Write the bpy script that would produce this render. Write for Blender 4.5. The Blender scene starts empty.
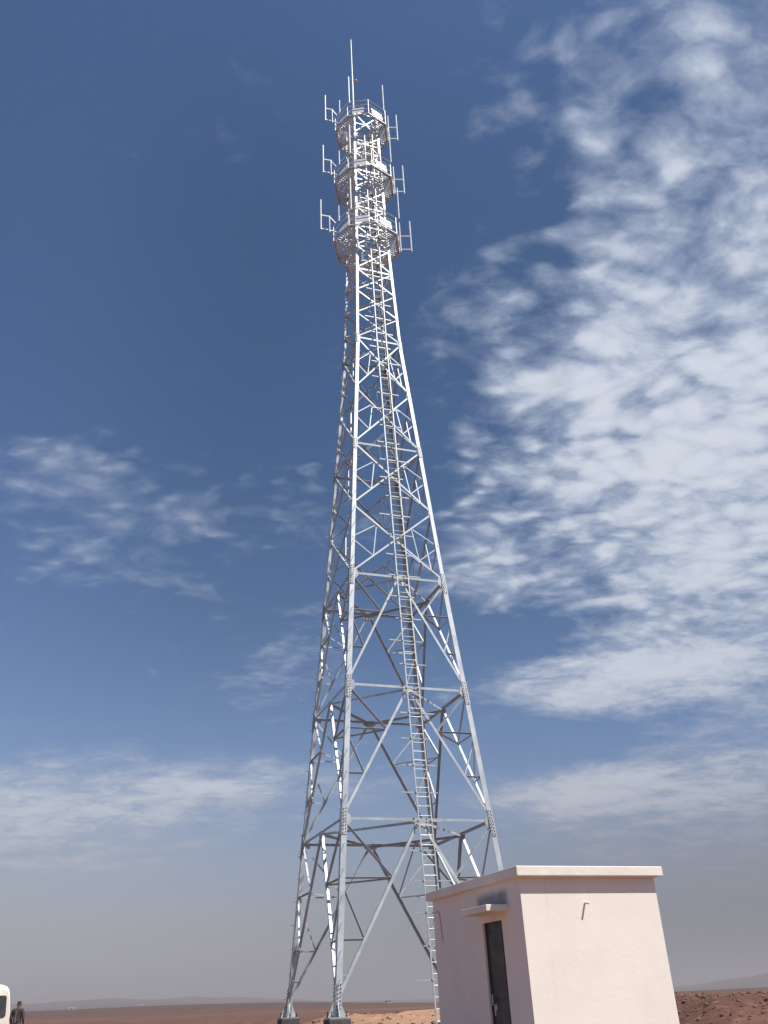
import bpy, bmesh, math, random
from mathutils import Vector, Matrix, noise
R = math.radians
random.seed(11)
S = bpy.context.scene
COL = S.collection

# ------------------------------------------------------------------ camera
EYE = 1.6
cd = bpy.data.cameras.new('camera')
cd.sensor_fit = 'VERTICAL'; cd.sensor_height = 24.0
cd.lens = 24.0 * 871.46 / 1024
cd.clip_start = 0.1; cd.clip_end = 30000
cam = bpy.data.objects.new('camera', cd); COL.objects.link(cam)
cam.matrix_world = (Matrix.Translation((0, 0, EYE)) @ Matrix.Rotation(R(90 + 29.282), 4, 'X')
                    @ Matrix.Rotation(R(-2.7635), 4, 'Z'))
S.camera = cam

# ------------------------------------------------------------------ view
S.view_settings.view_transform = 'Standard'
S.view_settings.look = 'None'
S.view_settings.gamma = 1
S.view_settings.use_curve_mapping = False
S.view_settings.exposure = 0.55

SUN_DIR = Vector((0.866 * math.cos(R(57)), -0.5 * math.cos(R(57)), math.sin(R(57)))).normalized()
SUN_EL = math.asin(SUN_DIR.z); SUN_ROT = math.atan2(SUN_DIR.x, SUN_DIR.y)

# ------------------------------------------------------------------ node helper
class NT:
    def __init__(s, tree): s.t = tree; s.n = tree.nodes; s.l = tree.links
    def new(s, typ, **kw):
        nd = s.n.new(typ)
        for k, v in kw.items(): setattr(nd, k, v)
        return nd
    def put(s, sock, v):
        if v is None: return
        if isinstance(v, bpy.types.NodeSocket): s.l.new(v, sock)
        else: sock.default_value = v
    def m(s, op, a, b=None, c=None, clamp=False):
        nd = s.new('ShaderNodeMath', operation=op, use_clamp=clamp)
        for i, v in enumerate((a, b, c)): s.put(nd.inputs[i], v)
        return nd.outputs[0]
    def step(s, x, lo, hi):                      # smoothstep
        nd = s.new('ShaderNodeMapRange', interpolation_type='SMOOTHSTEP')
        s.put(nd.inputs['Value'], x); s.put(nd.inputs['From Min'], lo); s.put(nd.inputs['From Max'], hi)
        return nd.outputs[0]
    def lin(s, x, lo, hi, a=0., b=1.):
        nd = s.new('ShaderNodeMapRange')
        s.put(nd.inputs['Value'], x); s.put(nd.inputs['From Min'], lo); s.put(nd.inputs['From Max'], hi)
        s.put(nd.inputs['To Min'], a); s.put(nd.inputs['To Max'], b)
        return nd.outputs[0]
    def mix(s, f, a, b, blend='MIX'):
        nd = s.new('ShaderNodeMix', data_type='RGBA', blend_type=blend)
        s.put(nd.inputs[0], f)
        for i, v in ((6, a), (7, b)):
            if isinstance(v, tuple) and len(v) == 3: v = v + (1,)
            s.put(nd.inputs[i], v)
        return nd.outputs[2]
    def noise(s, vec, scale, detail=4, rough=.5, dist=0., lac=2.):
        nd = s.new('ShaderNodeTexNoise')
        s.put(nd.inputs['Vector'], vec); s.put(nd.inputs['Scale'], scale); s.put(nd.inputs['Detail'], detail)
        s.put(nd.inputs['Roughness'], rough); s.put(nd.inputs['Distortion'], dist); s.put(nd.inputs['Lacunarity'], lac)
        return nd.outputs[0]
    def xyz(s, x, y, z):
        nd = s.new('ShaderNodeCombineXYZ')
        for i, v in enumerate((x, y, z)): s.put(nd.inputs[i], v)
        return nd.outputs[0]
    def curve(s, x, lo, hi, pts, ylo, yhi):      # piecewise curve y(x)
        nd = s.new('ShaderNodeFloatCurve'); c = nd.mapping.curves[0]
        P = [((a - lo) / (hi - lo), (b - ylo) / (yhi - ylo)) for a, b in pts]
        c.points[0].location = P[0]; c.points[1].location = P[-1]
        for p in P[1:-1]: c.points.new(*p)
        for p in c.points: p.handle_type = 'AUTO'
        nd.mapping.update()
        s.put(nd.inputs['Value'], s.lin(x, lo, hi))
        return s.lin(nd.outputs[0], 0., 1., ylo, yhi)

# ------------------------------------------------------------------ world: sky with clouds at infinity
W = bpy.data.worlds.new('World'); S.world = W; W.use_nodes = True
W.node_tree.nodes.clear()
w = NT(W.node_tree)
SKY = 0.10
sky = w.new('ShaderNodeTexSky', sky_type='NISHITA')
sky.sun_disc = False; sky.sun_elevation = SUN_EL; sky.sun_rotation = SUN_ROT
sky.altitude = 900; sky.air_density = 1.0; sky.dust_density = 1.2; sky.ozone_density = 1.6
tc = w.new('ShaderNodeTexCoord')
sep = w.new('ShaderNodeSeparateXYZ'); w.l.new(tc.outputs['Generated'], sep.inputs[0])
dx, dy, dz = sep.outputs
az = w.m('MULTIPLY', w.m('ARCTAN2', dx, dy), 57.2958)
el = w.m('MULTIPLY', w.m('ARCSINE', dz), 57.2958)
zz = w.m('ADD', w.m('MAXIMUM', dz, 0.), .15)
px = w.m('DIVIDE', dx, zz); py = w.m('DIVIDE', dy, zz)
P = w.xyz(px, py, 0.37)
# cloud texture: soft puffs broken by finer noise, gathered into sheets
def warp(vec, scale, amt):
    nd = w.new('ShaderNodeTexNoise'); w.put(nd.inputs['Vector'], vec); nd.inputs['Scale'].default_value = scale; nd.inputs['Detail'].default_value = 3
    v = w.new('ShaderNodeVectorMath', operation='MULTIPLY_ADD'); w.l.new(nd.outputs['Color'], v.inputs[0]); v.inputs[1].default_value = (amt,) * 3; w.l.new(vec, v.inputs[2])
    return v.outputs[0]
# the sheet lies in rows running from lower left to upper right
rot = w.new('ShaderNodeMapping'); rot.inputs['Rotation'].default_value = (0, 0, R(-38)); rot.inputs['Scale'].default_value = (1, 1.35, 1); w.l.new(P, rot.inputs[0])
Q = warp(rot.outputs[0], 5., .12)
n_big = w.noise(Q, 3.6, 3, .5)
n_mid = w.noise(Q, 8.5, 4, .52)
n_fine = w.noise(Q, 38., 5, .62)
vor = w.new('ShaderNodeTexVoronoi', feature='SMOOTH_F1'); w.l.new(warp(Q, 16., .035), vor.inputs['Vector']); vor.inputs['Scale'].default_value = 18.5; vor.inputs['Smoothness'].default_value = .75
puff = w.lin(vor.outputs['Distance'], .12, .62, 1., 0.)
def gauss(a0, e0, sa, se):
    qa = w.m('DIVIDE', w.m('SUBTRACT', az, a0), sa); qe = w.m('DIVIDE', w.m('SUBTRACT', el, e0), se)
    q = w.m('ADD', w.m('MULTIPLY', qa, qa), w.m('MULTIPLY', qe, qe))
    return w.m('EXPONENT', w.m('MULTIPLY', q, -1.))
edge = w.curve(el, 0, 90, [(0, 6), (7, 7), (10.6, 3), (13.6, 11), (17.8, 1.0), (20.6, 9), (23.3, 1.0), (27, 3), (31, 0.5),
                           (36, 2.5), (42, 5), (48, 7), (53, 10), (58, 15), (70, 25), (90, 40)], -10, 50)
ramp = w.m('SUBTRACT', az, edge)
width = w.curve(el, 0, 90, [(0, 5), (15, 7), (24, 11), (35, 16), (50, 22), (90, 30)], 0, 40)
base = w.lin(w.m('DIVIDE', ramp, width), -.20, 1.0, -.62, .10)
base = w.m('ADD', base, w.m('MULTIPLY', gauss(24, 30, 13, 10), .47))
base = w.m('ADD', base, w.m('MULTIPLY', gauss(27, 51, 12, 9), .20))
base = w.m('ADD', base, w.m('MULTIPLY', gauss(7, 25.0, 5, 3.0), .42))
base = w.m('SUBTRACT', base, w.m('MULTIPLY', gauss(14, 13.6, 10, 1.5), .34))
base = w.m('SUBTRACT', base, w.m('MULTIPLY', gauss(9, 20.6, 7, 1.4), .26))
base = w.m('ADD', base, w.m('MULTIPLY', gauss(14, 17.2, 10, 1.8), .22))
base = w.m('ADD', base, w.m('MULTIPLY', gauss(12, 10.6, 10, 1.5), .46))
left = w.m('MULTIPLY', gauss(-18, 28.2, 14, 5.6), .66)
left = w.m('ADD', left, w.m('MULTIPLY', gauss(-23, 9.6, 13, 4.2), .98))
left = w.m('ADD', left, w.m('MULTIPLY', gauss(-10, 12.3, 8, 1.8), .72))
left = w.m('ADD', left, w.m('MULTIPLY', gauss(-5.6, 31.6, 2.6, 1.2), .52))
left = w.m('ADD', left, w.m('MULTIPLY', gauss(-7.5, 19, 4, 2.8), .50))
left = w.m('SUBTRACT', left, .62)
bias = w.m('MAXIMUM', base, left)
low = w.step(el, 30., 14.)                       # sheets seen edge-on low down: no puffs
pa = w.m('MULTIPLY', w.m('SUBTRACT', puff, .5), w.m('MULTIPLY', w.lin(low, 0, 1, .48, .08), w.step(bias, -.62, -.15)))
nz = w.m('ADD', w.m('ADD', w.m('MULTIPLY', w.m('SUBTRACT', n_mid, .5), 1.0), w.m('MULTIPLY', w.m('SUBTRACT', n_big, .5), 1.05)),
         w.m('ADD', pa, w.m('MULTIPLY', w.m('SUBTRACT', n_fine, .5), .54)))
dens = w.m('ADD', nz, bias)
cover = w.step(dens, -.42, .42)
thick = w.step(dens, -.05, .70)
soft = w.m('MULTIPLY', cover, w.curve(el, 0, 90, [(0, .3), (6, .6), (10, .84), (16, .86), (30, .90), (60, .86), (90, .8)], 0, 1))
is_left = w.step(az, 4., -6.)
soft = w.m('MULTIPLY', soft, w.m('MULTIPLY', w.lin(is_left, 0, 1, 1., .95), w.m('SUBTRACT', 1., w.m('MULTIPLY', gauss(-17, 28.5, 14, 7), .62))))
cloud_col = w.mix(thick, (3.0, 3.5, 4.5, 1), (4.95, 5.25, 5.85, 1))
sky_t = w.mix(1.0, sky.outputs[0], (.515, .635, .77, 1), 'MULTIPLY')
pol = w.m('MULTIPLY', w.step(az, -29., -9.), w.m('MULTIPLY', w.step(el, 8., 24.), w.step(el, 62., 46.)))
sky_t = w.mix(1.0, sky_t, w.mix(pol, (1, 1, 1), (.78, .82, .81)), 'MULTIPLY')
c = w.mix(soft, sky_t, cloud_col)
# dusty band above the horizon
hz = w.curve(el, 0, 90, [(0, .97), (2.5, .94), (5, .82), (8, .58), (11, .32), (15, .15), (20, .06), (28, .015), (42, 0), (90, 0)], 0, 1)
dust = w.mix(w.step(az, -24., 22.), (2.75, 2.76, 2.96, 1), (1.45, 1.50, 1.72, 1))
c = w.mix(hz, c, dust)
bg = w.new('ShaderNodeBackground'); w.l.new(c, bg.inputs[0]); bg.inputs[1].default_value = SKY
out = w.new('ShaderNodeOutputWorld'); w.l.new(bg.outputs[0], out.inputs[0])

# ------------------------------------------------------------------ sun
sd = bpy.data.lights.new('sun', 'SUN'); sd.energy = 4.3; sd.angle = R(.53); sd.color = (1.0, .945, .87)
so = bpy.data.objects.new('sun', sd); COL.objects.link(so)
so.rotation_euler = SUN_DIR.to_track_quat('Z', 'Y').to_euler()

# ------------------------------------------------------------------ materials
def mat(name, col, rough=.6, metal=0., fn=None, spec=.5):
    m_ = bpy.data.materials.new(name); m_.use_nodes = True
    t = NT(m_.node_tree); b = t.n['Principled BSDF']
    b.inputs['Base Color'].default_value = (*col, 1); b.inputs['Roughness'].default_value = rough
    b.inputs['Metallic'].default_value = metal; b.inputs['Specular IOR Level'].default_value = spec
    if fn: fn(t, b)
    return m_
def obj_co(t): return t.new('ShaderNodeTexCoord').outputs['Object']
def bump(t, b, h, dist, strength=1.):
    nd = t.new('ShaderNodeBump'); nd.inputs['Distance'].default_value = dist; nd.inputs['Strength'].default_value = strength
    t.l.new(h, nd.inputs['Height']); t.l.new(nd.outputs[0], b.inputs['Normal'])
def vary(c0, c1, scale, detail=5, r0=None, r1=None, bdist=0., rough=.6):
    def fn(t, b):
        co = obj_co(t); n = t.noise(co, scale, detail, rough)
        k = t.step(n, .32, .68)
        t.l.new(t.mix(k, c0, c1), b.inputs['Base Color'])
        if r0 is not None: t.l.new(t.lin(t.noise(co, scale * 2.3, 4), .3, .7, r0, r1), b.inputs['Roughness'])
        if bdist: bump(t, b, t.noise(co, scale * 5, 6, .6), bdist)
    return fn
M = {}
def zinc(c0, c1, scale, r0, r1):                  # galvanised finish: each piece a little duller or brighter than the next
    def fn(t, b):
        co = obj_co(t); n = t.noise(co, scale, 6, .62)
        oi = t.new('ShaderNodeObjectInfo').outputs['Random']
        c_ = t.mix(t.step(n, .32, .68), c0, c1)
        c_ = t.mix(t.m('MULTIPLY', oi, .45), c_, tuple(x * .62 for x in c0))
        c_ = t.mix(t.m('MULTIPLY', t.step(t.noise(co, scale * 6, 5, .7), .60, .74), .35), c_, (.30, .27, .25))
        t.l.new(c_, b.inputs['Base Color'])
        t.l.new(t.m('ADD', t.lin(n, .3, .7, r0, r1), t.m('MULTIPLY', oi, .08)), b.inputs['Roughness'])
    return fn
M['steel'] = mat('galvanised_steel', (.5, .5, .5), .45, .28, zinc((.42, .475, .515), (.57, .62, .65), 1.3, .36, .50))
M['steel_small'] = mat('galvanised_section', (.5, .5, .5), .45, .26, zinc((.40, .455, .495), (.55, .60, .63), 1.7, .42, .58))
M['steel_glint'] = mat('sun_glint_section', (.6, .6, .6), .42, .30, zinc((.58, .61, .62), (.72, .745, .75), 1.7, .36, .50))  # paler copy of the section steel for upper members, sun glint put into its colour
M['plate'] = mat('galvanised_plate', (.5, .5, .5), .5, .34, zinc((.42, .46, .485), (.56, .595, .61), 4., .40, .54))
M['bolt'] = mat('bolt_steel', (.16, .16, .17), .5, .8, vary((.10, .10, .11), (.22, .22, .23), 9., 3))
M['pole'] = mat('pole_white_metal', (.65, .67, .68), .45, .2, vary((.66, .69, .705), (.78, .795, .80), 2., 4, .36, .50))
M['concrete'] = mat('footing_concrete', (.3, .29, .27), .9, 0, vary((.05, .046, .044), (.095, .084, .078), 2.5, 6, bdist=.012))
M['beacon'] = mat('beacon_red_plastic', (.62, .28, .26), .3, 0, vary((.58, .25, .24), (.68, .34, .31), 6., 2))

def plaster(t, b):
    co = obj_co(t)
    n1 = t.noise(co, .9, 6, .62); n2 = t.noise(co, 6., 6, .6)
    base_c = t.mix(t.step(n1, .3, .72), (.81, .76, .705), (.765, .71, .655))
    base_c = t.mix(t.m('MULTIPLY', t.step(n2, .55, .8), .12), base_c, (.62, .52, .45))
    s = t.new('ShaderNodeSeparateXYZ'); t.l.new(co, s.inputs[0])
    # grime streaks running down and splash dirt on the lowest courses
    stv = t.new('ShaderNodeMapping'); stv.inputs['Scale'].default_value = (7, 7, .35); t.l.new(co, stv.inputs[0])
    st = t.step(t.noise(stv.outputs[0], 1., 5, .6), .56, .8)
    base_c = t.mix(t.m('MULTIPLY', st, .24), base_c, (.45, .37, .31))
    low = t.m('MULTIPLY', t.lin(t.m('ADD', s.outputs[2], t.m('MULTIPLY', n2, .5)), .9, .2, 0, 1), .5)
    base_c = t.mix(low, base_c, (.50, .34, .25))
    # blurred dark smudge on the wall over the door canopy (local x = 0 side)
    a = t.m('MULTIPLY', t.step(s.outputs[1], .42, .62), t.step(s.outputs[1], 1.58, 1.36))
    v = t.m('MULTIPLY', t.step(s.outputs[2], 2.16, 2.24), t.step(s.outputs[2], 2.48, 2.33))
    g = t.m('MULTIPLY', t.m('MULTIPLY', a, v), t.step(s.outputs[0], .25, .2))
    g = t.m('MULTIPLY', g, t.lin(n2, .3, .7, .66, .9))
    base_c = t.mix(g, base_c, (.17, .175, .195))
    # thin dark streak under the hook stub on the door side
    ry = t.m('ABSOLUTE', t.m('SUBTRACT', s.outputs[1], t.m('ADD', 2.90, t.m('MULTIPLY', t.m('SUBTRACT', s.outputs[2], 2.35), .16))))
    r_ = t.m('MULTIPLY', t.step(ry, .045, .01), t.m('MULTIPLY', t.step(s.outputs[2], 1.82, 1.95), t.step(s.outputs[2], 2.36, 2.3)))
    r_ = t.m('MULTIPLY', r_, t.step(s.outputs[0], .25, .2))
    base_c = t.mix(t.m('MULTIPLY', r_, .6), base_c, (.16, .13, .12))
    t.l.new(base_c, b.inputs['Base Color'])
    bump(t, b, t.m('ADD', t.noise(co, 16., 6, .65), t.m('MULTIPLY', t.noise(co, 2.2, 4), 1.5)), .003, .7)
M['plaster'] = mat('cream_plaster', (.76, .67, .6), .88, 0, plaster, .25)
M['slab'] = mat('roof_plaster', (.78, .71, .62), .85, 0, vary((.82, .765, .70), (.73, .675, .61), 1.6, 7, bdist=.006), .25)
M['door'] = mat('door_dark_metal', (.035, .032, .035), .45, .2, vary((.028, .025, .027), (.05, .045, .045), 2.4, 5, .38, .55))
M['dark'] = mat('hook_dark_steel', (.09, .08, .08), .6, .4, vary((.07, .06, .06), (.13, .11, .1), 8., 3))

def soil(t, b):
    g = t.new('ShaderNodeNewGeometry').outputs['Position']
    n0 = t.noise(g, .02, 5, .6); n1 = t.noise(g, .23, 7, .62); n2 = t.noise(g, 2.1, 7, .68); n3 = t.noise(g, 9., 5, .7)
    c_ = t.mix(t.step(n1, .34, .66), (.105, .049, .037), (.15, .076, .055))
    c_ = t.mix(t.m('MULTIPLY', t.step(n2, .46, .72), .75), c_, (.21, .118, .088))
    c_ = t.mix(t.m('MULTIPLY', t.step(n3, .58, .74), .55), c_, (.05, .025, .02))
    s = t.new('ShaderNodeSeparateXYZ'); t.l.new(g, s.inputs[0])
    far = t.step(s.outputs[1], 70., 260.)
    band = t.new('ShaderNodeMapping'); band.inputs['Scale'].default_value = (.0035, .012, 1); t.l.new(g, band.inputs[0])
    nb = t.noise(band.outputs[0], 1., 6, .6)
    fc = t.mix(t.step(nb, .36, .64), (.10, .066, .055), (.07, .06, .056))
    fc = t.mix(t.m('MULTIPLY', t.step(nb, .62, .72), .7), fc, (.26, .21, .17))
    c_ = t.mix(far, c_, fc)  # ground greyer with distance, part of the haze put into its colour
    # pale fresh clay thrown up round the tower footings
    ddx = t.m('DIVIDE', t.m('SUBTRACT', s.outputs[0], .5), 7.); ddy = t.m('DIVIDE', t.m('SUBTRACT', s.outputs[1], 45.), 6.5)
    cl = t.m('EXPONENT', t.m('MULTIPLY', t.m('ADD', t.m('MULTIPLY', ddx, ddx), t.m('MULTIPLY', ddy, ddy)), -1.))
    c_ = t.mix(t.m('MULTIPLY', cl, t.lin(n2, .3, .7, .5, 1.)), c_, (.42, .262, .168))
    hx_ = t.m('DIVIDE', t.m('ADD', s.outputs[0], 3.), 8.5); hy_ = t.m('DIVIDE', t.m('SUBTRACT', s.outputs[1], 14.), 13.)
    ch = t.m('ADD', t.m('MULTIPLY', hx_, hx_), t.m('MULTIPLY', hy_, hy_))
    ch = t.step(t.m('ADD', ch, t.m('MULTIPLY', t.m('SUBTRACT', n1, .5), .9)), 1.15, .75)
    c_ = t.mix(t.m('MULTIPLY', ch, .85), c_, (.25, .145, .092))  # lighter clay around the hut, added to bounce warm light onto its shaded wall
    t.l.new(c_, b.inputs['Base Color'])
    bump(t, b, t.m('ADD', n2, t.m('MULTIPLY', n3, .35)), .12, .9)
M['soil'] = mat('red_soil', (.3, .17, .11), .95, 0, soil, .15)
M['stone'] = mat('red_stone', (.25, .14, .1), .9, 0, vary((.075, .04, .031), (.23, .14, .11), .9, 5, bdist=.02), .2)
M['scrub'] = mat('dry_scrub', (.12, .1, .06), .9, 0, vary((.09, .075, .045), (.2, .155, .09), 5., 3))

# ------------------------------------------------------------------ mesh helpers
class MB:
    def __init__(s): s.v = []; s.f = []
    def add(s, vs, fs):
        o = len(s.v); s.v += [tuple(x) for x in vs]; s.f += [tuple(i + o for i in q) for q in fs]
    def prism(s, poly, p0, p1, a, b):            # extrude a 2-D polygon given in axes a, b
        n = len(poly)
        vs = [p0 + a * x + b * y for x, y in poly] + [p1 + a * x + b * y for x, y in poly]
        fs = [(i, (i + 1) % n, n + (i + 1) % n, n + i) for i in range(n)]
        fs += [tuple(range(n - 1, -1, -1)), tuple(range(n, 2 * n))]
        s.add(vs, fs)
    def angle(s, p0, p1, d1, d2, wd, th):        # L-section, heel on p0-p1
        ax = (p1 - p0).normalized()
        a = (d1 - ax * d1.dot(ax)).normalized()
        b = d2 - ax * d2.dot(ax); b = (b - a * b.dot(a)).normalized()
        s.prism([(0, 0), (wd, 0), (wd, th), (th, th), (th, wd), (0, wd)], p0, p1, a, b)
    def bar(s, p0, p1, wx, wy, up=Vector((0, 0, 1))):
        ax = (p1 - p0).normalized()
        if abs(ax.dot(up)) > .98: up = Vector((0, 1, 0))
        a = ax.cross(up).normalized(); b = a.cross(ax)
        s.prism([(-wx / 2, -wy / 2), (wx / 2, -wy / 2), (wx / 2, wy / 2), (-wx / 2, wy / 2)], p0, p1, a, b)
    def tube(s, p0, p1, r, n=8, r1=None):
        ax = (p1 - p0).normalized(); up = Vector((0, 0, 1)) if abs(ax.z) < .95 else Vector((0, 1, 0))
        a = ax.cross(up).normalized(); b = a.cross(ax); r1 = r if r1 is None else r1
        c0 = [(math.cos(2 * math.pi * i / n), math.sin(2 * math.pi * i / n)) for i in range(n)]
        vs = [p0 + (a * x + b * y) * r for x, y in c0] + [p1 + (a * x + b * y) * r1 for x, y in c0]
        fs = [(i, (i + 1) % n, n + (i + 1) % n, n + i) for i in range(n)]
        fs += [tuple(range(n - 1, -1, -1)), tuple(range(n, 2 * n))]
        s.add(vs, fs)
    def box(s, lo, hi):
        x0, y0, z0 = lo; x1, y1, z1 = hi
        s.add([(x0, y0, z0), (x1, y0, z0), (x1, y1, z0), (x0, y1, z0), (x0, y0, z1), (x1, y0, z1), (x1, y1, z1), (x0, y1, z1)],
              [(3, 2, 1, 0), (4, 5, 6, 7), (0, 1, 5, 4), (1, 2, 6, 5), (2, 3, 7, 6), (3, 0, 4, 7)])
    def plate(s, pts, nrm, th):                  # flat polygon with thickness
        n = len(pts); o = nrm.normalized() * th
        vs = [p for p in pts] + [p + o for p in pts]
        fs = [(i, (i + 1) % n, n + (i + 1) % n, n + i) for i in range(n)] + [tuple(range(n - 1, -1, -1)), tuple(range(n, 2 * n))]
        s.add(vs, fs)
    def build(s, name, m_, parent=None, smooth=False, bevel=0.):
        me = bpy.data.meshes.new(name); me.from_pydata(s.v, [], s.f)
        bm = bmesh.new(); bm.from_mesh(me); bmesh.ops.recalc_face_normals(bm, faces=bm.faces)
        if bevel: bmesh.ops.bevel(bm, geom=[e for e in bm.edges], offset=bevel, segments=2, affect='EDGES', profile=.5)
        bm.to_mesh(me); bm.free()
        if smooth:
            for p in me.polygons: p.use_smooth = True
        me.materials.append(m_)
        o = bpy.data.objects.new(name, me); COL.objects.link(o)
        if parent: o.parent = parent
        return o
def tag(o, label=None, cat=None, group=None, kind=None):
    if label: o['label'] = label
    if cat: o['category'] = cat
    if group: o['group'] = group
    if kind: o['kind'] = kind
    return o
def empty(name, loc, rz=0.):
    o = bpy.data.objects.new(name, None); COL.objects.link(o); o.location = loc; o.rotation_euler = (0, 0, rz)
    o.empty_display_size = .3
    return o
def V(*a): return Vector(a)

# ------------------------------------------------------------------ ground
def sst(a, b, x):
    t = min(1, max(0, (x - a) / (b - a))); return t * t * (3 - 2 * t)
def fbm(x, y, s, o=4, seed=0.):
    return noise.fractal(Vector((x * s + seed, y * s - seed * .7, seed * 1.3)), 1.0, 2.0, o)
def ground_z(x, y):
    r = math.hypot(x, y); azd = math.degrees(math.atan2(x, y))
    z = .08 + .38 * sst(3, 11, r) + .05 * fbm(x, y, .16, 4, 3.)
    flat = max(math.exp(-((x + 15.5) / 5) ** 2 - ((y - 40) / 6) ** 2), math.exp(-((x - 2.2) / 3) ** 2 - ((y - 15.2) / 3.2) ** 2))
    rough = (1 - flat)
    if 4 < r < 120: z += rough * (.035 * fbm(x, y, .8, 5, 9.) + .016 * fbm(x, y, 3.1, 4, 5.))
    # earth round the tower and the spoil bank behind it
    z += .32 * math.exp(-((x + .2) / 7.5) ** 2 - ((y - 36.5) / 6.5) ** 2)
    bank = math.exp(-((y - 46.5 - .8 * math.sin(x * .5)) / 3.1) ** 2) * sst(-6.5, -3, x) * sst(13, 7, x)
    z += bank * (.62 + .16 * fbm(x, y, .55, 5, 21.))
    bank2 = math.exp(-((y - 58 + .15 * x) / 4.) ** 2) * sst(-30, -17, x) * sst(-3, -6, x)
    z += bank2 * (.30 + .25 * fbm(x, y, .3, 5, 2.))
    # rubble mound right of the hut
    mr = sst(6.2, 8.6, x - (y - 30) * .16) * sst(19, 27, y) * sst(52, 40, y) * sst(34, 22, x)
    z += mr * (.78 + .17 * fbm(x, y, .35, 6, 13.) + .08 * fbm(x, y, 1.7, 4, 8.) + .035 * fbm(x, y, 5.3, 3, 2.))
    # the far plain: rising to the left, sinking in the middle
    k = sst(60, 260, r)
    e = .0052 * sst(3, -16, azd) - .0042 * sst(-8, 4, azd) + .0004 * fbm(x, y, .002, 3, 4.)
    zf = 1.6 + min(r, 1800) * e + 3. * sst(200, 900, r) * fbm(x, y, .0016, 4, 7.)
    z = z * (1 - k) + zf * k
    # far hills
    h = sst(1500, 2400, r) * sst(4200, 3000, r)
    ridge = .0062 * sst(-2, -14, azd) + .0015 + .0105 * math.exp(-((azd - 23) / 6.5) ** 2)
    z += h * r * ridge * (1 + .55 * noise.fractal(Vector((azd * .22, r * .0006, 3.3)), 1., 2., 5))
    return z
rs = [0.6]
while rs[-1] < 7200:
    r_ = rs[-1]; rs.append(r_ + max(.16, min(r_ * .011, 140)) * (1 if r_ < 60 else 1.35) * (.62 if 18 < r_ < 46 else 1))
azs = []
a = -180.
while a < 180:
    azs.append(a); a += .22 if -27 <= a <= 27 else (1.5 if abs(a) < 60 else 5.)
gm = MB(); na = len(azs)
gm.v.append((0, 0, ground_z(0, 0)))
for r_ in rs:
    for a in azs:
        x = r_ * math.sin(R(a)); y = r_ * math.cos(R(a)); gm.v.append((x, y, ground_z(x, y)))
for j in range(na): gm.f.append((0, 1 + (j + 1) % na, 1 + j))
for i in range(len(rs) - 1):
    for j in range(na):
        A = 1 + i * na + j; B = 1 + i * na + (j + 1) % na
        gm.f.append((A, B, B + na, A + na))
ground = gm.build('ground', M['soil'], smooth=True); tag(ground, kind='structure')

# ------------------------------------------------------------------ rubble
def stones(spots, name, m_):
    s = MB(); ico = bmesh.new(); bmesh.ops.create_icosphere(ico, subdivisions=1, radius=1.)
    vs0 = [v.co.copy() for v in ico.verts]; fs0 = [tuple(v.index for v in f.verts) for f in ico.faces]; ico.free()
    for x, y, r_ in spots:
        sx, sy, sz = (random.uniform(.7, 1.3) * r_, random.uniform(.7, 1.3) * r_, random.uniform(.5, .9) * r_)
        rot = Matrix.Rotation(random.random() * 6.28, 3, 'Z') @ Matrix.Rotation(random.uniform(-.5, .5), 3, 'X')
        c0 = V(x, y, ground_z(x, y) + sz * .25)
        s.add([c0 + rot @ V(v.x * sx * random.uniform(.75, 1.2), v.y * sy * random.uniform(.75, 1.2), v.z * sz * random.uniform(.75, 1.2)) for v in vs0], fs0)
    return s.build(name, m_)
sp = []
while len(sp) < 6500:
    y = random.uniform(19, 48); x = random.uniform(5, 24)
    if x < 6.0 + (y - 30) * .16: continue
    sp.append((x, y, min(.11, .015 + random.expovariate(52))))
tag(stones(sp, 'rubble', M['stone']), 'reddish broken stones strewn over the earth bank right of the hut', 'rubble', kind='stuff')
sp = []
while len(sp) < 1500:
    y = random.gauss(45, 4); x = random.uniform(-26, 9)
    if y < 38 or abs(x + 15.5) < 3.2 and y < 46: continue
    sp.append((x, y, min(.14, .016 + random.expovariate(40))))
tag(stones(sp, 'clod_litter', M['stone']), 'small clods and stones littering the spoil bank behind the tower', 'clods', kind='stuff')

# ------------------------------------------------------------------ lattice tower
ZB = 1.2244                                     # base plate level
AX = V(-.2434, 36., 0); YAW = .3482
U = V(math.cos(YAW), math.sin(YAW), 0); Vv = V(-math.sin(YAW), math.cos(YAW), 0); UP = V(0, 0, 1)
tower = empty('lattice_tower', (AX.x, AX.y, ZB), YAW)
tag(tower, 'tall galvanised steel lattice telecom tower with three antenna platforms', 'tower')
# all tower meshes are built in tower-local coordinates: x along the ladder face, -y towards the ladder face
TAP = [(0, 3.435), (16.2, 2.165), (30.08, 1.215), (36.0, 1.02), (42., .885), (48.7, .80)]
def hw(z):
    for (z0, w0), (z1, w1) in zip(TAP, TAP[1:]):
        if z <= z1: return w0 + (w1 - w0) * (z - z0) / (z1 - z0)
    return TAP[-1][1]
SG = {0: (-1, -1), 1: (1, -1), 2: (1, 1), 3: (-1, 1)}
def cn(i, z): h = hw(z); return V(SG[i % 4][0] * h, SG[i % 4][1] * h, z)
NRM = [V(0, -1, 0), V(1, 0, 0), V(0, 1, 0), V(-1, 0, 0)]     # face i joins corner i and i+1
ZL = [0, 6.1, 11.2, 16.2]; XL = [16.2, 19.73, 23.2, 26.66, 30.08]
TL = [30.08, 31.8, 33.45, 35.1, 36.9, 38.5, 40.1, 41.7, 43.3, 44.9, 46.6, 48.6]
def wleg(z): return .20 if z < 16 else .17 if z < 30 else .14
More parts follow.
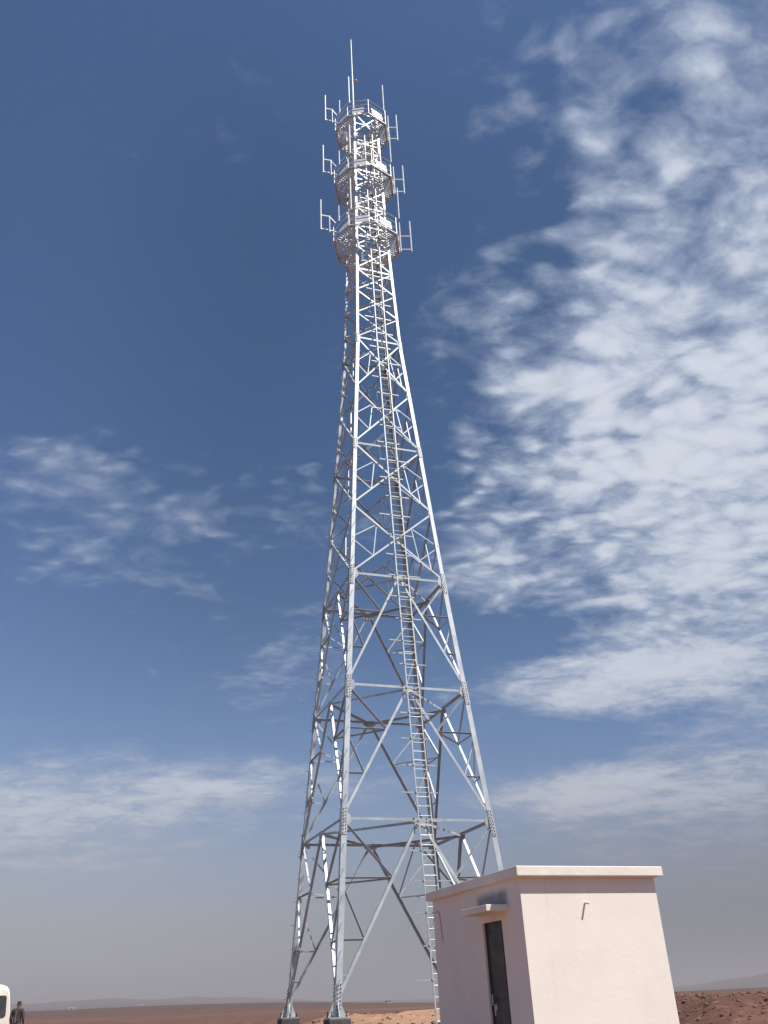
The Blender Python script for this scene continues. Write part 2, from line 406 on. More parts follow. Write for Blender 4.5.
# legs, each one mesh with the splice joints as children
for i in range(4):
    mb = MB(); sx, sy = SG[i]
    for z0, z1 in zip([0, 16.2, 30.08, 36, 42], [16.2, 30.08, 36, 42, 48.6]):
        wd = wleg(z0 + .1)
        mb.angle(cn(i, z0), cn(i, z1), V(-sx, 0, 0), V(0, -sy, 0), wd, .022)
    leg = mb.build('leg', M['steel'], tower)
    # base plate with stiffeners
    b = MB(); c0 = cn(i, 0) - V(sx, sy, 0) * .09
    b.box((c0.x - .32, c0.y - .32, -.04), (c0.x + .32, c0.y + .32, 0.))
    for dx_, dy_ in ((1, 0), (-1, 0), (0, 1), (0, -1)):
        e = V(dx_, dy_, 0); n_ = V(-dy_, dx_, 0)
        b.plate([c0 + e * .11 + n_ * -.01, c0 + e * .30 + n_ * -.01, c0 + e * .13 + n_ * -.01 + UP * .42, c0 + e * .11 + n_ * -.01 + UP * .42], n_, .02)
    b.build('base_plate', M['plate'], leg)
    for ax_ in (-.24, .24):
        for ay_ in (-.24, .24):
            nb = MB(); q = c0 + V(ax_, ay_, 0); nb.tube(q, q + UP * .16, .022, 6); nb.tube(q, q + UP * .05, .04, 6)
            nb.build('anchor_bolt', M['bolt'], leg)
    # splice plates at the main nodes, on the outside of both flanges
    for z in (.55, 6.1, 11.2, 16.2, 23.2, 30.08, 40.1):
        L = .55 if z < 20 else .36; wd = wleg(z) * .98
        for k, (fl, nn) in enumerate(((V(-sx, 0, 0), V(0, sy, 0)), (V(0, -sy, 0), V(sx, 0, 0)))):
            pb = MB()
            lo, hi = max(z - L, .02), z + L * .7
            p0, p1 = cn(i, lo) + nn * .004, cn(i, hi) + nn * .004
            pb.plate([p0 + fl * .012, p0 + fl * wd, p1 + fl * wd, p1 + fl * .012], nn, .016)
            nf = len(pb.f)
            rows = int((hi - lo) / .11)
            for rI in range(rows):
                for cI in (.28, .74):
                    t_ = (rI + .5 + (.25 if cI > .5 else -.0)) / rows
                    if t_ > .99: continue
                    q_ = p0.lerp(p1, t_) + fl * wd * cI + nn * .012
                    pb.tube(q_, q_ + nn * .030, .021, 6)
            so_ = pb.build('splice_plate', M['plate'], leg); so_.data.materials.append(M['bolt'])
            for fi, p_ in enumerate(so_.data.polygons): p_.material_index = int(fi >= nf)
    # step bolts up the edge of the two legs on the left
    if i in (0, 3):
        rest_ = MB(); z = .6; k = 0
        while z < 30:
            d = V(0, -1, 0) if (k % 2) else V(-1, 0, 0)
            q = cn(i, z); q = q + (V(.1, 0, 0) if k % 2 else V(0, -.1 * sy, 0))
            st = MB() if k < 48 else rest_
            st.tube(q, q + d * .16, .011, 5)
            if k < 48: st.build('step_bolt', M['plate'], leg)
            z += .42; k += 1
        if i == 3: rest_.f and tag(rest_.build('step_bolt', M['plate'], leg), kind='stuff')
def face_member(mb, f, p0, p1, wd, th=.010, inset=.02, flip=False, out=False):
    n_ = NRM[f]; ax = (p1 - p0).normalized()
    perp = n_.cross(ax).normalized()
    if perp.z < 0 or abs(perp.z) < 1e-4 and perp.dot(UP) < 0: perp = -perp
    if flip: perp = -perp
    o = n_ * -inset + perp * wd * .5
    mb.angle(p0 + o, p1 + o, -perp, n_ if out else -n_, wd, th)   # heel on the upper edge, free flange turned inwards
def single(name, f, p0, p1, wd, **k):
    mb = MB(); face_member(mb, f, p0, p1, wd, **k); return mb.build(name, M['steel_glint' if p0.z > 33 else 'steel_small'], tower)
def trim(p0, p1, a=.12, b=.12):
    d = (p1 - p0).normalized(); return p0 + d * a, p1 - d * b
def gusset(f, p, r_, dirs):
    mb = MB()
    n_ = NRM[f]; ax_ = UP.cross(n_)
    pts = [p + ax_ * x * r_ + UP * y * r_ - n_ * .03 for x, y in dirs]
    mb.plate(pts, n_, .012); mb.build('gusset_plate', M['plate'], tower)
for f in range(4):
    c0, c1 = f, f + 1
    # K-braced lower panels
    for z0, z1 in zip(ZL, ZL[1:]):
        top_l, top_r = cn(c0, z1), cn(c1, z1); mid = (top_l + top_r) / 2; bl, br = cn(c0, z0 + (.35 if z0 == 0 else 0)), cn(c1, z0 + (.35 if z0 == 0 else 0))
        wd = .105 if z0 == 0 else .095 if z0 < 7 else .088
        single('horizontal_brace', f, top_l, top_r, .095, inset=.035)
        gusset(f, mid, .34, [(-.8, .15), (.8, .15), (.9, -.2), (.45, -.85), (-.45, -.85), (-.9, -.2)])
        for a_, b_ in ((mid, bl), (mid, br)):
            single('diagonal_brace', f, *trim(a_, b_, .18, .12), wd)
            tl = top_l if b_ is bl else top_r
            for k, t in enumerate((.345, .68)):
                pl = tl.lerp(b_, t); pd = a_.lerp(b_, t)
                single('secondary_strut', f, pl, pd, .06, inset=.09, out=True)
                t0 = (0, .345)[k]; single('secondary_brace', f, *trim(tl.lerp(b_, t0), pd, .1, .03), .072 if k == 0 else .058, inset=.10, out=True)
            if z0 == 0:
                single('secondary_strut', f, tl.lerp(b_, .86), a_.lerp(b_, .86), .05, inset=.05)
        for p in (top_l, top_r):
            sgn = 1 if p is top_r else -1
            gusset(f, p, .42, [(0, .6), (-sgn * .75, .35), (-sgn * .85, -.25), (-sgn * .45, -.7), (0, -.7)])
    # X-braced middle panels
    for z0, z1 in zip(XL, XL[1:]):
        tl, tr, bl, br = cn(c0, z1), cn(c1, z1), cn(c0, z0), cn(c1, z0)
        single('diagonal_brace', f, *trim(tl, br), .08, inset=.02); single('diagonal_brace', f, *trim(bl, tr), .072, inset=.032)
        if z1 in (23.2, 30.08): single('horizontal_brace', f, tl, tr, .09, inset=.045)
        for (T, B, oT, oB) in ((tl, bl, tr, br), (tr, br, tl, bl)):
            md = T.lerp(B, .5); up_q = T.lerp(oB, .27); lo_q = B.lerp(oT, .27)
            single('lattice_brace', f, md, lo_q, .05, inset=.05); single('lattice_brace', f, md, up_q, .045, inset=.055)
            single('lattice_strut', f, up_q, lo_q, .04, inset=.06)
        for p, sgn in ((tl, -1), (tr, 1)):
            gusset(f, p, .26, [(0, .8), (-sgn * .8, .45), (-sgn * .8, -.45), (0, -.8)])
for z0, z1 in zip(TL, TL[1:]):
    for f in range(4):
        tl, tr, bl, br = cn(f, z1), cn(f + 1, z1), cn(f, z0), cn(f + 1, z0)
        if z1 < 36:
            single('upper_brace', f, *trim(tl, br, .06, .06), .08); single('upper_brace', f, *trim(bl, tr, .06, .06), .06, inset=.03)
        elif z1 < 45:
            single('upper_brace', f, *trim(tl, br, .06, .06), .07); single('upper_brace', f, *trim(bl, tr, .06, .06), .06, inset=.03)
        else:
            single('upper_brace', f, *trim(tl, br, .06, .06), .085); single('upper_brace', f, *trim(bl, tr, .06, .06), .075, inset=.03)
        if z1 > 35: single('horizontal_brace', f, tl, tr, .10, inset=.04)
        if z1 > 38: single('short_tie', f, (tl + bl) / 2, (tr + br) / 2, .07, inset=.05)
# plan bracing: diamonds at the main levels, with hip members in the lowest bay
for z in (6.1, 11.2, 16.2, 23.2, 30.08):
    mids = [(cn(i, z) + cn(i + 1, z)) / 2 for i in range(4)]
    for i in range(4):
        p0, p1 = trim(mids[i], mids[(i + 1) % 4], .1, .1)
        mb = MB(); ax = (p1 - p0).normalized(); side = UP.cross(ax)
        mb.angle(p0 - UP * .03, p1 - UP * .03, side, -UP, .09 if z < 20 else .065, .009); mb.build('plan_brace', M['steel_small'], tower)
for z0, z1 in zip(ZL, ZL[1:]):                   # corner ties between the braces of adjoining faces
    for i in range(4):
        b_ = cn(i, z0 + (.35 if z0 == 0 else 0)); mA = (cn(i, z1) + cn(i + 1, z1)) / 2; mB = (cn(i, z1) + cn(i + 3, z1)) / 2
        p0, p1 = trim(mA.lerp(b_, .345), mB.lerp(b_, .345), .05, .05)
        mb = MB(); ax = (p1 - p0).normalized(); mb.angle(p0, p1, UP.cross(ax), -UP, .055, .007); mb.build('corner_tie', M['steel_small'], tower)
for i in (1,):
    z = 6.1; m0 = (cn(i, z) + cn(i + 1, z)) / 2; m1 = (cn(i + 1, z) + cn(i + 2, z)) / 2; q = (m0 + m1) / 2
    for mm in (m0, m1):
        pd = mm.lerp(cn(i + 1, .35), .345)
        mb = MB(); ax = (pd - q).normalized(); mb.angle(q, pd, ax.cross(UP), -UP, .07, .008); mb.build('hip_brace', M['steel_small'], tower)
# ladder on the near face, standing a little off it
def lad(z, dx_=0., off=.16):
    h = hw(z); return V(.06 + .10 * (1 - min(z, 40) / 40) + dx_, -h - off, z)
ZT = 47.6; LW = .25
mb = MB()
for s_ in (-1, 1):
    for z0, z1 in zip([-.9, 16.2, 30.08, 36, 42], [16.2, 30.08, 36, 42, ZT]):
        mb.bar(lad(z0, s_ * LW), lad(z1, s_ * LW), .05, .03)
ladder = mb.build('ladder', M['plate'], tower)
z = -.6; k = 0; rest = MB()
while z < ZT - .1:
    if k < 100:
        mb = MB(); mb.tube(lad(z, -LW), lad(z, LW), .014, 6); mb.build('rung', M['plate'], ladder)
    else: rest.tube(lad(z, -LW), lad(z, LW), .014, 6)
    z += .34; k += 1
tag(rest.build('rung', M['plate'], ladder), kind='stuff')
z = .9; k = 0
while z < ZT:
    mb = MB(); wq = .56 if k % 3 else .72; sh = .10 * (1 if k % 2 else -1)
    mb.angle(lad(z, -wq + sh, .12), lad(z, wq + sh, .12), UP, V(0, 1, 0), .045, .006)
    for s_ in (-1, 1): mb.bar(lad(z, s_ * LW, .19), lad(z, s_ * LW, .02), .03, .03)
    mb.build('support_bar', M['plate'], ladder); z += 1.02; k += 1
# platforms
def wl(x, y):                                    # world offset from the tower axis to tower-local
    return V(x * U.x + y * U.y, x * Vv.x + y * Vv.y, 0)
def at(p, z): return V(p.x, p.y, z)
def azl(deg): return wl(math.sin(R(deg)), -math.cos(R(deg)))   # 0 = towards the camera, + = right in the photo
for pi_, (zd, rad, kk) in enumerate(((37.9, 1.85, 1.0), (42.7, 1.74, .935), (47.5, 1.62, .87))):
    NS = 8; ang = [-6 + 22.5 + 45 * k for k in range(NS)]; rc = rad / math.cos(R(22.5)) * .97
    ver = [azl(a_) for a_ in ang]
    mb = MB(); h = hw(zd) + .06
    # grating: concentric bars and cross bars between tower shaft and rim
    for rr in [rc * q / 14 for q in range(8, 15)]:
        for k in range(NS):                       # the ladder comes up through an opening on the near side
            if rr < rc * .9 and k == 7: continue
            e_ = ver[k].lerp(ver[(k + 1) % NS], .45) if rr < rc * .9 and k == 0 else ver[k]
            mb.bar(at(e_ * rr, zd), at(ver[(k + 1) % NS] * rr, zd), .04, .05)
    for k in range(NS):
        for q in range(8):
            if k == 7 and 0 < q < 7 or k == 0 and q < 4: continue
            e0 = ver[k].lerp(ver[(k + 1) % NS], (q + .5) / 8); mb.bar(at(e0 * rc * .52, zd + .01), at(e0 * rc, zd + .01), .02, .035)
    deck = mb.build('platform', M['steel_glint'], tower)
    mb = MB()
    for k in range(NS): mb.angle(at(ver[k] * rc, zd + .06), at(ver[(k + 1) % NS] * rc, zd + .06), -UP, -(ver[k] + ver[(k + 1) % NS]), .10, .008)
    mb.build('rim', M['steel_glint'], deck)
    rail = MB()
    for k in range(NS):
        rail.tube(at(ver[k] * rc, zd), at(ver[k] * rc, zd + 1.28), .024, 6)
        for hgt in (.45, .86, 1.28): rail.tube(at(ver[k] * rc, zd + hgt), at(ver[(k + 1) % NS] * rc, zd + hgt), .022, 6)
    rail.build('guard_rail', M['pole'], deck)
    for ca, wq in ((-6, .36), (-44, .42), (39, .40)):            # bright kick panels on the near side
        d = azl(ca); tq = azl(ca + 90); rr = rad * .985
        ri = rr - (.20 if ca < -20 else .08)
        mb = MB(); mb.plate([at(d * rr - tq * wq, zd + .10), at(d * rr + tq * wq, zd + .10), at(d * ri + tq * wq, zd + .72), at(d * ri - tq * wq, zd + .72)], d, .012)
        mb.build('kick_panel', M['pole'], deck)
    for i in range(4):                                            # struts from the legs out to the rim
        sx, sy = SG[i]; o = V(sx, sy, 0).normalized()
        mb = MB(); mb.angle(cn(i, zd - 1.0), at(o * rc * .96, zd - .03), UP, V(-sy, sx, 0), .09, .009); mb.build('strut', M['steel_glint'], deck)
        mb = MB(); mb.angle(cn(i, zd - .03), at(o * rc * .96, zd - .03), V(-sy, sx, 0), -UP, .08, .009); mb.build('deck_beam', M['steel_glint'], deck)
    # antenna mounts: h-shaped frames left and right, single poles between them
    def frame(inner, outer, zi0, zi1, zo0, zo1, za):
        a0 = wl(*inner) * kk; b0 = wl(*outer) * kk
        mb = MB(); mb.tube(at(b0, zd + zo0), at(b0, zd + zo1), .042, 8); fr = mb.build('antenna_mount', M['pole'], tower)
        mb = MB(); mb.tube(at(a0, zd + zi0), at(a0, zd + zi1), .036, 8); mb.build('inner_pole', M['pole'], fr)
        for z_ in za:
            mb = MB(); mb.bar(at(a0, zd + z_), at(b0, zd + z_), .05, .05); mb.build('arm', M['pole'], fr)
        q = a0.normalized() * rc * .95
        for z_ in za: mb = MB(); mb.bar(at(q, zd + max(min(z_, 1.28), .1)), at(a0, zd + z_), .035, .035); mb.build('bracket', M['plate'], fr)
    frame((-2.06, -.86), (-2.54, -1.0), .45, 1.75, .55, 2.95, (.62, 1.70))
    frame((1.95, .38), (2.56, .42), -.05, 2.3, -.05, 2.4, (.12, 1.18))
    frame((-.3, 2.02), (-.35, 2.5), .3, 1.7, .4, 2.6, (.6, 1.6))
    def lone(pos, z0, z1, r_=.038):
        p = wl(*pos) * kk
        mb = MB(); mb.tube(at(p, zd + z0), at(p, zd + z1), r_, 8); o = mb.build('antenna_pole', M['pole'], tower)
        q = p.normalized() * rc * .97
        for z_ in (z0 + .08, max(1.26, z0 + .35)): mb = MB(); mb.bar(at(q, zd + min(z_, 1.28)), at(p, zd + z_), .04, .04); mb.build('bracket', M['plate'], o)
    lp_ = ((1.90, -.97), (1.66, -.93), (1.43, -.90))[pi_]; lone((lp_[0] / kk, lp_[1] / kk), 1.15, 3.65); lone((-1.5, -1.25), .9, 2.1, .03); lone((-.78, -1.86), 1.1, 3.6, .045)
# lightning rod on the near leg
mr_ = wl(-.45, -1.02)
mb = MB(); mb.tube(at(mr_, 47.2), at(mr_, 51.4), .055, 8); rod = mb.build('lightning_rod', M['pole'], tower)
mb = MB(); mb.tube(at(mr_, 51.4), at(mr_, 55.9), .05, 8, .032); mb.build('tip', M['pole'], rod)
bm_ = MB(); q = at(mr_ + wl(.22, 0), 51.55); bm_.bar(at(mr_, 51.5), q, .03, .03); bm_.build('beacon_arm', M['bolt'], rod)
bm = bmesh.new(); bmesh.ops.create_uvsphere(bm, u_segments=12, v_segments=8, radius=.10)
me = bpy.data.meshes.new('beacon'); bm.to_mesh(me); bm.free(); me.materials.append(M['beacon'])
bo = bpy.data.objects.new('beacon', me); COL.objects.link(bo); bo.parent = rod; bo.location = q
for p_ in me.polygons: p_.use_smooth = True
# concrete footings
for i in range(4):
    c0 = cn(i, 0) - V(SG[i][0], SG[i][1], 0) * .09
    mb = MB(); mb.box((c0.x - .36, c0.y - .36, -1.7), (c0.x + .36, c0.y + .36, -.05)); mb.build('concrete_footing', M['concrete'], tower, bevel=.03)

# ------------------------------------------------------------------ equipment hut
HN = V(1.5798, 12.8806, 0); HY = .3791; HW, HD = 2.405, 3.2425; HF = .5; HT = 3.151
hut = empty('equipment_hut', (HN.x, HN.y, HF), HY)
tag(hut, 'small cream plastered flat roofed equipment hut standing in front of the tower', 'hut')
x0, x1, y0, y1 = .085, HW - .095, .115, HD - .10; h = HT - HF; ts = .132
th = .18; dY0, dY1, dZ = .75, 1.36, 2.035
mb = MB(); zt = h - ts + .002
mb.box((x0, y0, -.5), (x1, y0 + th, zt))                                    # sunlit wall
mb.box((x1 - th, y0 + th, -.5), (x1, y1, zt)); mb.box((x0 + th, y1 - th, -.5), (x1 - th, y1, zt))
mb.box((x0, y0 + th, -.5), (x0 + th, dY0, zt)); mb.box((x0, dY1, -.5), (x0 + th, y1, zt)); mb.box((x0, dY0, dZ), (x0 + th, dY1, zt)); mb.box((x0, dY0, -.5), (x0 + th, dY1, 0))
me = mb.build('wall', M['plaster'], hut)
bm = bmesh.new(); bm.from_mesh(me.data); bmesh.ops.remove_doubles(bm, verts=bm.verts, dist=1e-4)
# rough edges of hand-laid render: split up and nudge
bmesh.ops.recalc_face_normals(bm, faces=bm.faces); bm.to_mesh(me.data); bm.free()
mb = MB(); mb.box((0, 0, h - ts), (HW, HD, h)); mb.build('roof_slab', M['slab'], hut, bevel=.012)
mb = MB(); mb.box((x0 + .05, dY0 + .01, .01), (x0 + .095, dY1 - .01, dZ - .008)); door = mb.build('door', M['door'], hut)
mb = MB()
for za, zb in ((.14, .92), (1.06, 1.9)):
    ya, yb = dY0 + .10, dY1 - .10
    mb.box((x0 + .038, ya, za), (x0 + .052, yb, zb))
mb.build('door_panel', M['door'], door, bevel=.004)
mb = MB(); mb.tube(V(x0 + .01, dY1 - .09, .98), V(x0 + .01, dY1 - .09, 1.12), .012, 8); mb.tube(V(x0 + .01, dY1 - .09, .99), V(x0 + .06, dY1 - .09, .99), .009, 6); mb.tube(V(x0 + .01, dY1 - .09, 1.11), V(x0 + .06, dY1 - .09, 1.11), .009, 6)
mb.build('handle', M['plate'], door, smooth=True)
for zq in (.22, 1.02, 1.80):
    mb = MB(); mb.tube(V(x0 + .045, dY0 + .022, zq), V(x0 + .045, dY0 + .022, zq + .12), .014, 8); mb.build('hinge', M['dark'], door)
mb = MB(); mb.box((x0 + .040, dY1 - .14, .86), (x0 + .052, dY1 - .06, 1.0)); mb.build('lock_plate', M['plate'], door)
for ya, yb in ((dY0 + .002, dY0 + .012), (dY1 - .012, dY1 - .002)):
    mb = MB(); mb.box((x0 + .03, ya, .0), (x0 + .12, yb, dZ - .001)); mb.build('door_frame', M['dark'], hut)
mb = MB(); mb.box((x0 - .34, .52, 2.13), (x0 + .01, 1.36, 2.215)); mb.build('door_canopy', M['slab'], hut, bevel=.008)
# pipe stubs: one high in the sunlit wall, one high in the door wall
mb = MB(); mb.tube(V(1.085, y0 + .01, 2.185), V(1.085, y0 - .10, 2.17), .016, 8)
mb.build('wall_hook', M['slab'], hut, smooth=True)
mb = MB(); mb.tube(V(x0 + .01, 2.93, 2.34), V(x0 - .11, 2.93, 2.32), .016, 8)
mb.build('wall_hook', M['slab'], hut, smooth=True)

# ------------------------------------------------------------------ minibus seen from behind, at the left edge
M['van'] = mat('cream_white_paint', (.80, .78, .70), .3, 0, vary((.80, .765, .65), (.70, .655, .54), .8, 5, .22, .4))
M['glass'] = mat('dark_window_glass', (.03, .03, .035), .08, 0, vary((.025, .025, .03), (.05, .045, .045), 1., 3), .7)
M['tyre'] = mat('tyre_rubber', (.03, .03, .03), .85, 0, vary((.022, .022, .022), (.05, .045, .04), 6., 4))
M['rim'] = mat('wheel_rim_paint', (.55, .55, .55), .4, .5, vary((.48, .48, .48), (.62, .62, .62), 5., 3))
M['lamp'] = mat('tail_lamp_red', (.45, .03, .02), .2, 0, vary((.40, .025, .02), (.5, .04, .03), 8., 2))
M['bumper'] = mat('bumper_grey_plastic', (.1, .1, .1), .6, 0, vary((.08, .08, .08), (.14, .13, .12), 4., 4))
vx, vy = -16.30, 38.3; vz = ground_z(vx, vy + 1.5)
van = empty('minibus', (vx, vy, vz), R(24))
tag(van, 'cream white high roof minibus parked at the left edge, seen from behind', 'minibus')
def vsec(k):                                      # half section (x, z), k shrinks towards the ends
    pr = [(.80, .34), (.93, .42), (.965, .62), (.97, 1.0), (.95, 1.28), (.905, 1.62), (.85, 1.92), (.80, 2.10), (.71, 2.22), (.52, 2.29), (.25, 2.32)]
    return [(x_ * k, .34 + (z_ - .34) * (1 - (1 - k) * .9)) for x_, z_ in pr]
st_ = [(0, .95), (.05, .985), (.18, 1.), (1.2, 1.0), (3.4, 1.0), (3.9, .985), (4.25, .93)]
mb = MB(); rings = []
for yy, k in st_:
    hs = vsec(k); lean = lambda z_: .10 * max(0, (z_ - 1.15)) if yy < .1 else 0
    ring = [V(x_, yy + lean(z_), z_) for x_, z_ in hs] + [V(-x_, yy + lean(z_), z_) for x_, z_ in reversed(hs)]
    if yy > 3.8:
        for p_ in ring:
            if p_.z > 1.1: p_.y -= (p_.z - 1.1) * (.55 if yy > 4 else .18)
    rings.append(ring)
n_ = len(rings[0]); mb.v = [tuple(p_) for rg in rings for p_ in rg]
for a_ in range(len(rings) - 1):
    for j in range(n_): mb.f.append((a_ * n_ + j, a_ * n_ + (j + 1) % n_, (a_ + 1) * n_ + (j + 1) % n_, (a_ + 1) * n_ + j))
mb.f.append(tuple(range(n_))); mb.f.append(tuple(range((len(rings) - 1) * n_, len(rings) * n_)))
body = mb.build('body', M['van'], van, smooth=False)
for p_ in body.data.polygons: p_.use_smooth = len(p_.vertices) == 4
body.data.set_sharp_from_angle(angle=R(40))
def rwin(z0, z1, x0_, x1_, r_=.09):
    pts = []
    for cx, cz, s0 in ((x1_ - r_, z0 + r_, -90), (x1_ - r_, z1 - r_, 0), (-x1_ + r_, z1 - r_, 90), (-x1_ + r_, z0 + r_, 180)):
        for q in range(5):
            t = R(s0 + 22.5 * q); xx = cx + r_ * math.cos(t); zq = cz + r_ * math.sin(t)
            xx *= 1 - .07 * (zq - z0) / (z1 - z0)
            pts.append(V(xx, -.012 + .10 * max(0, zq - 1.15), zq))
    return pts
mb = MB(); mb.plate(rwin(1.18, 1.92, 0, .79), V(0, 1, -.1), .02); mb.build('rear_window', M['glass'], van)
for s_ in (-1, 1):
    for ya, yb in ((.35, 1.35), (1.45, 2.35), (2.45, 3.3)):
        mb = MB(); q0, q1 = .957, .868
        mb.plate([V(s_ * q0, ya, 1.24), V(s_ * q0, yb, 1.24), V(s_ * q1, yb, 1.84), V(s_ * q1, ya, 1.84)], V(s_, 0, .15), .008); mb.build('side_window', M['glass'], van)
    mb = MB(); mb.box((min(s_ * .80, s_ * .91), -.03, .62), (max(s_ * .80, s_ * .91), .06, .92)); mb.build('tail_lamp', M['lamp'], van, bevel=.012)
    for yw in (.75, 3.35):
        xo = s_ * .90
        mb = MB(); mb.tube(V(xo - s_ * .2, yw, .33), V(xo + s_ * .06, yw, .33), .33, 24); wh = mb.build('wheel', M['tyre'], van, bevel=0)
        mb = MB(); mb.tube(V(xo + s_ * .05, yw, .33), V(xo + s_ * .068, yw, .33), .19, 20, .17); mb.build('rim', M['rim'], wh)
mb = MB(); mb.box((-.93, -.10, .36), (.93, .04, .58)); mb.build('bumper', M['bumper'], van, bevel=.03)

# ------------------------------------------------------------------ person standing beside the minibus
M['skin'] = mat('dark_skin', (.10, .055, .038), .55, 0, vary((.09, .05, .034), (.12, .066, .046), 5., 4))
M['hair'] = mat('black_hair', (.012, .011, .011), .7, 0, vary((.01, .01, .01), (.02, .018, .017), 20., 4, bdist=.004))
M['shirt'] = mat('dark_brown_cloth', (.06, .04, .04), .9, 0, vary((.05, .032, .032), (.085, .058, .055), 7., 5, bdist=.006))
M['trousers'] = mat('dark_trousers', (.04, .036, .04), .9, 0, vary((.035, .03, .034), (.06, .052, .055), 7., 5, bdist=.006))
M['strap'] = mat('grey_strap_cloth', (.16, .15, .16), .85, 0, vary((.13, .12, .13), (.2, .19, .2), 9., 4))
M['shoe'] = mat('dark_shoe', (.03, .025, .022), .6, 0, vary((.025, .02, .018), (.045, .038, .03), 9., 3))
gx, gy = -14.87, 38.0; gz = ground_z(gx, gy)
per = empty('person', (gx, gy, gz + .0), R(-8)); per.scale = (.985,) * 3
tag(per, 'person in dark clothes standing beside the minibus with their back turned', 'person')
def skin(name, verts, edges, radii, m_, parent, sub=2, root=0):
    me = bpy.data.meshes.new(name); me.from_pydata(verts, edges, [])
    o = bpy.data.objects.new(name, me); COL.objects.link(o)
    sk = o.modifiers.new('s', 'SKIN'); sk.use_smooth_shade = True
    for i, r_ in enumerate(radii):
        d = me.skin_vertices[0].data[i]; d.radius = r_ if isinstance(r_, tuple) else (r_, r_); d.use_root = (i == root)
    ss = o.modifiers.new('d', 'SUBSURF'); ss.levels = sub; ss.render_levels = sub
    dg = bpy.context.evaluated_depsgraph_get(); dg.update()
    nm = bpy.data.meshes.new_from_object(o.evaluated_get(dg)); o.modifiers.clear(); o.data = nm; bpy.data.meshes.remove(me)
    nm.materials.clear(); nm.materials.append(m_)
    for p_ in nm.polygons: p_.use_smooth = True
    o.parent = parent; return o
bv = [(0, 0, .95), (0, .005, 1.10), (0, .01, 1.27), (0, .01, 1.42), (0, .0, 1.50), (0, .015, 1.56), (0, .03, 1.64), (0, .03, 1.70)]
br = [(.15, .11), (.135, .10), (.155, .11), (.13, .09), (.055, .055), (.066, .07), (.075, .095), (.055, .07)]
be = [(i, i + 1) for i in range(7)]
def chain(pts, rr, start):
    o = len(bv); bv.extend(pts); br.extend(rr); be.append((start, o)); be.extend((o + i, o + i + 1) for i in range(len(pts) - 1)); return o
hand_ends = []
for s_ in (-1, 1):
    chain([(s_ * .18, .0, 1.43), (s_ * .235, -.01, 1.28), (s_ * .255, -.02, 1.13), (s_ * .245, .05, 1.0), (s_ * .235, .10, .90), (s_ * .232, .12, .84)],
          [.058, .05, .043, .038, .03, (.018, .036)], 3)
    hb = V(s_ * .232, .12, .84); hand_ends.append((s_, hb))
    chain([(s_ * .10, 0, .86), (s_ * .105, .0, .66), (s_ * .11, .01, .48), (s_ * .115, -.01, .28), (s_ * .12, -.015, .10), (s_ * .125, .05, .035), (s_ * .13, .15, .03)],
          [.098, .082, .062, .056, .04, .042, .032], 0)
    for k, ln in enumerate((.075, .085, .08, .062)):              # fingers, slightly curled
        y_ = .145 - .018 * k
        i0 = [i for i, p_ in enumerate(bv) if abs(p_[0] - hb.x) < 1e-6 and abs(p_[2] - .84) < 1e-6][0]
        chain([(s_ * .232, y_, .80), (s_ * .228, y_ + .006, .80 - ln * .55), (s_ * .215, y_ + .008, .80 - ln)], [.009, .0085, .007], i0)
    chain([(s_ * .225, .155, .86), (s_ * .215, .18, .825), (s_ * .212, .185, .80)], [.011, .010, .008], i0)
body = skin('body', bv, be, br, M['skin'], per)
hv = [(0, .022, 1.655), (0, .018, 1.70), (0, .02, 1.735)]
skin('hair', hv, [(0, 1), (1, 2)], [(.082, .098), (.078, .092), (.05, .062)], M['hair'], per)
fb = MB(); fb.add([(0, .125, 1.655), (-.017, .122, 1.618), (.017, .122, 1.618), (0, .148, 1.622)], [(0, 1, 3), (0, 3, 2), (1, 2, 3), (0, 2, 1)]); fb.build('nose', M['skin'], per, smooth=True)
for s_ in (-1, 1):
    eb = MB(); eb.tube(V(s_ * .077, .03, 1.60), V(s_ * .088, .018, 1.655), .014, 8); eb.build('ear', M['skin'], per, smooth=True)
tv = [(0, 0, .93), (0, .005, 1.10), (0, .01, 1.27), (0, .01, 1.415), (0, .0, 1.47)]; te = [(0, 1), (1, 2), (2, 3), (3, 4)]
trr = [(.172, .13), (.155, .118), (.172, .125), (.145, .10), (.07, .066)]
for s_ in (-1, 1):
    o = len(tv); tv += [(s_ * .182, 0, 1.432), (s_ * .238, -.01, 1.28), (s_ * .258, -.02, 1.13), (s_ * .25, .035, 1.02)]; trr += [.071, .064, .058, .054]
    te += [(3, o), (o, o + 1), (o + 1, o + 2), (o + 2, o + 3)]
skin('shirt', tv, te, trr, M['shirt'], per)
pv = [(0, 0, .97)]; pe = []; prr = [(.158, .118)]
for s_ in (-1, 1):
    o = len(pv); pv += [(s_ * .10, 0, .86), (s_ * .105, 0, .66), (s_ * .11, .01, .48), (s_ * .115, -.01, .28), (s_ * .12, -.015, .09)]; prr += [.112, .096, .08, .074, .066]
    pe += [(0, o)] + [(o + i, o + i + 1) for i in range(4)]
skin('trousers', pv, pe, prr, M['trousers'], per)
for s_ in (-1, 1):
    skin('shoe', [(s_ * .12, -.04, .045), (s_ * .125, .05, .045), (s_ * .132, .17, .035)], [(0, 1), (1, 2)], [.046, .05, .038], M['shoe'], per, 1)
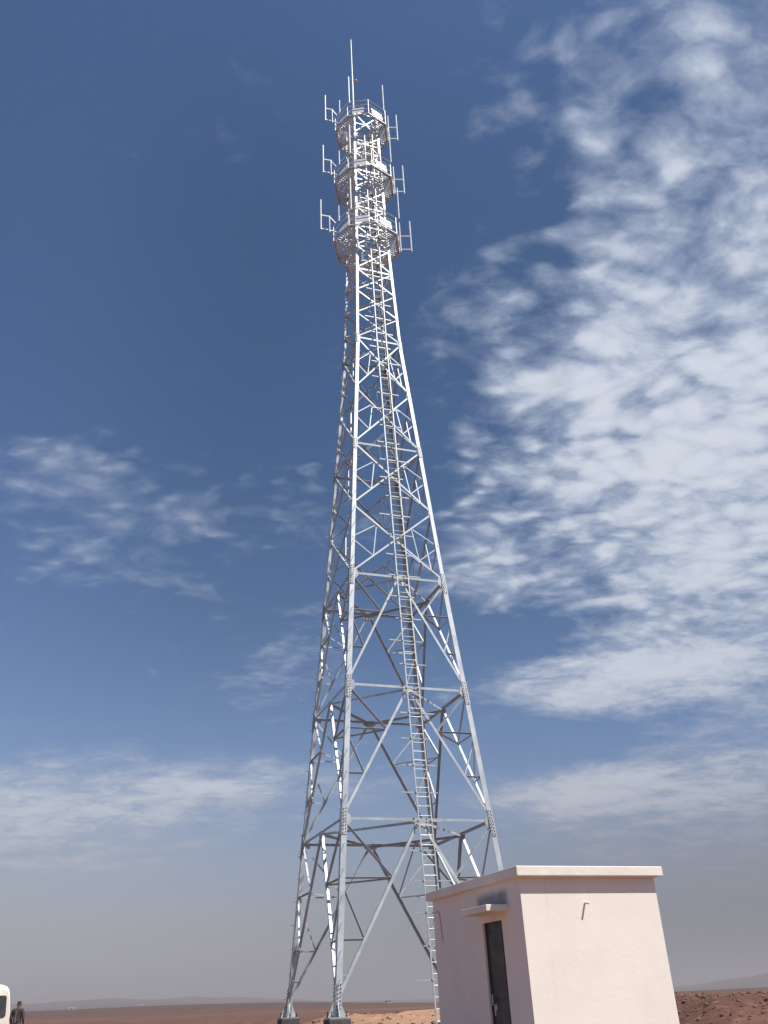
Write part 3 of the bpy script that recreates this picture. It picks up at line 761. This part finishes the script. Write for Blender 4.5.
mb = MB(); mb.plate([V(-.03, -.142, 1.0), V(.03, -.142, 1.0), (V(.028, -.108, 1.42)), V(-.028, -.108, 1.42)], V(0, -1, 0), .012); mb.build('back_strap', M['strap'], per)

# ------------------------------------------------------------------ far pale buildings on the plain
M['far_wall'] = mat('far_pale_wall', (.62, .58, .53), .9, 0, vary((.66, .62, .57), (.52, .48, .43), .3, 4))
M['far_dark'] = mat('far_opening', (.05, .05, .05), .8, 0, vary((.04, .04, .04), (.07, .065, .06), .5, 2))
def far_house(azd, r_, wd, dp, hh, label):
    x = r_ * math.sin(R(azd)); y = r_ * math.cos(R(azd)); z = ground_z(x, y)
    t = empty('distant_house', (x, y, z - .3), R(-azd)); tag(t, label, 'house', 'pale houses far out on the plain')
    mb = MB(); mb.box((-wd / 2, 0, 0), (wd / 2, dp, hh)); mb.build('wall', M['far_wall'], t)
    mb = MB(); mb.box((-wd / 2 - .3, -.3, hh), (wd / 2 + .3, dp + .3, hh + .35)); mb.build('roof', M['far_wall'], t)
    for k in range(int(wd // 3)):
        mb = MB(); x_ = -wd / 2 + 1 + k * 3; mb.box((x_, -.05, 1.1), (x_ + 1.1, .1, 2.4)); mb.build('window', M['far_dark'], t)
far_house(-1.15, 640, 5, 4, 3.0, 'tiny pale house on the plain between tower leg and ladder')
far_house(-18.6, 700, 5, 5, 3.0, 'tiny pale house on the plain to the right of the standing person')
far_house(-15.0, 760, 4, 4, 2.8, 'tiny pale house on the plain midway between person and tower')

# ------------------------------------------------------------------ dusty air over the plain
hm = bpy.data.materials.new('dusty_air'); hm.use_nodes = True; hn = NT(hm.node_tree); hn.n.clear()
pv_ = hn.new('ShaderNodeVolumePrincipled'); pv_.inputs['Color'].default_value = (.57, .535, .56, 1); pv_.inputs['Density'].default_value = .0006
ho_ = hn.new('ShaderNodeOutputMaterial'); hn.l.new(pv_.outputs[0], ho_.inputs['Volume'])
mb = MB(); mb.box((-7600, -7600, -90), (7600, 7600, 64)); hb_ = mb.build('haze', hm)
tag(hb_, kind='stuff')
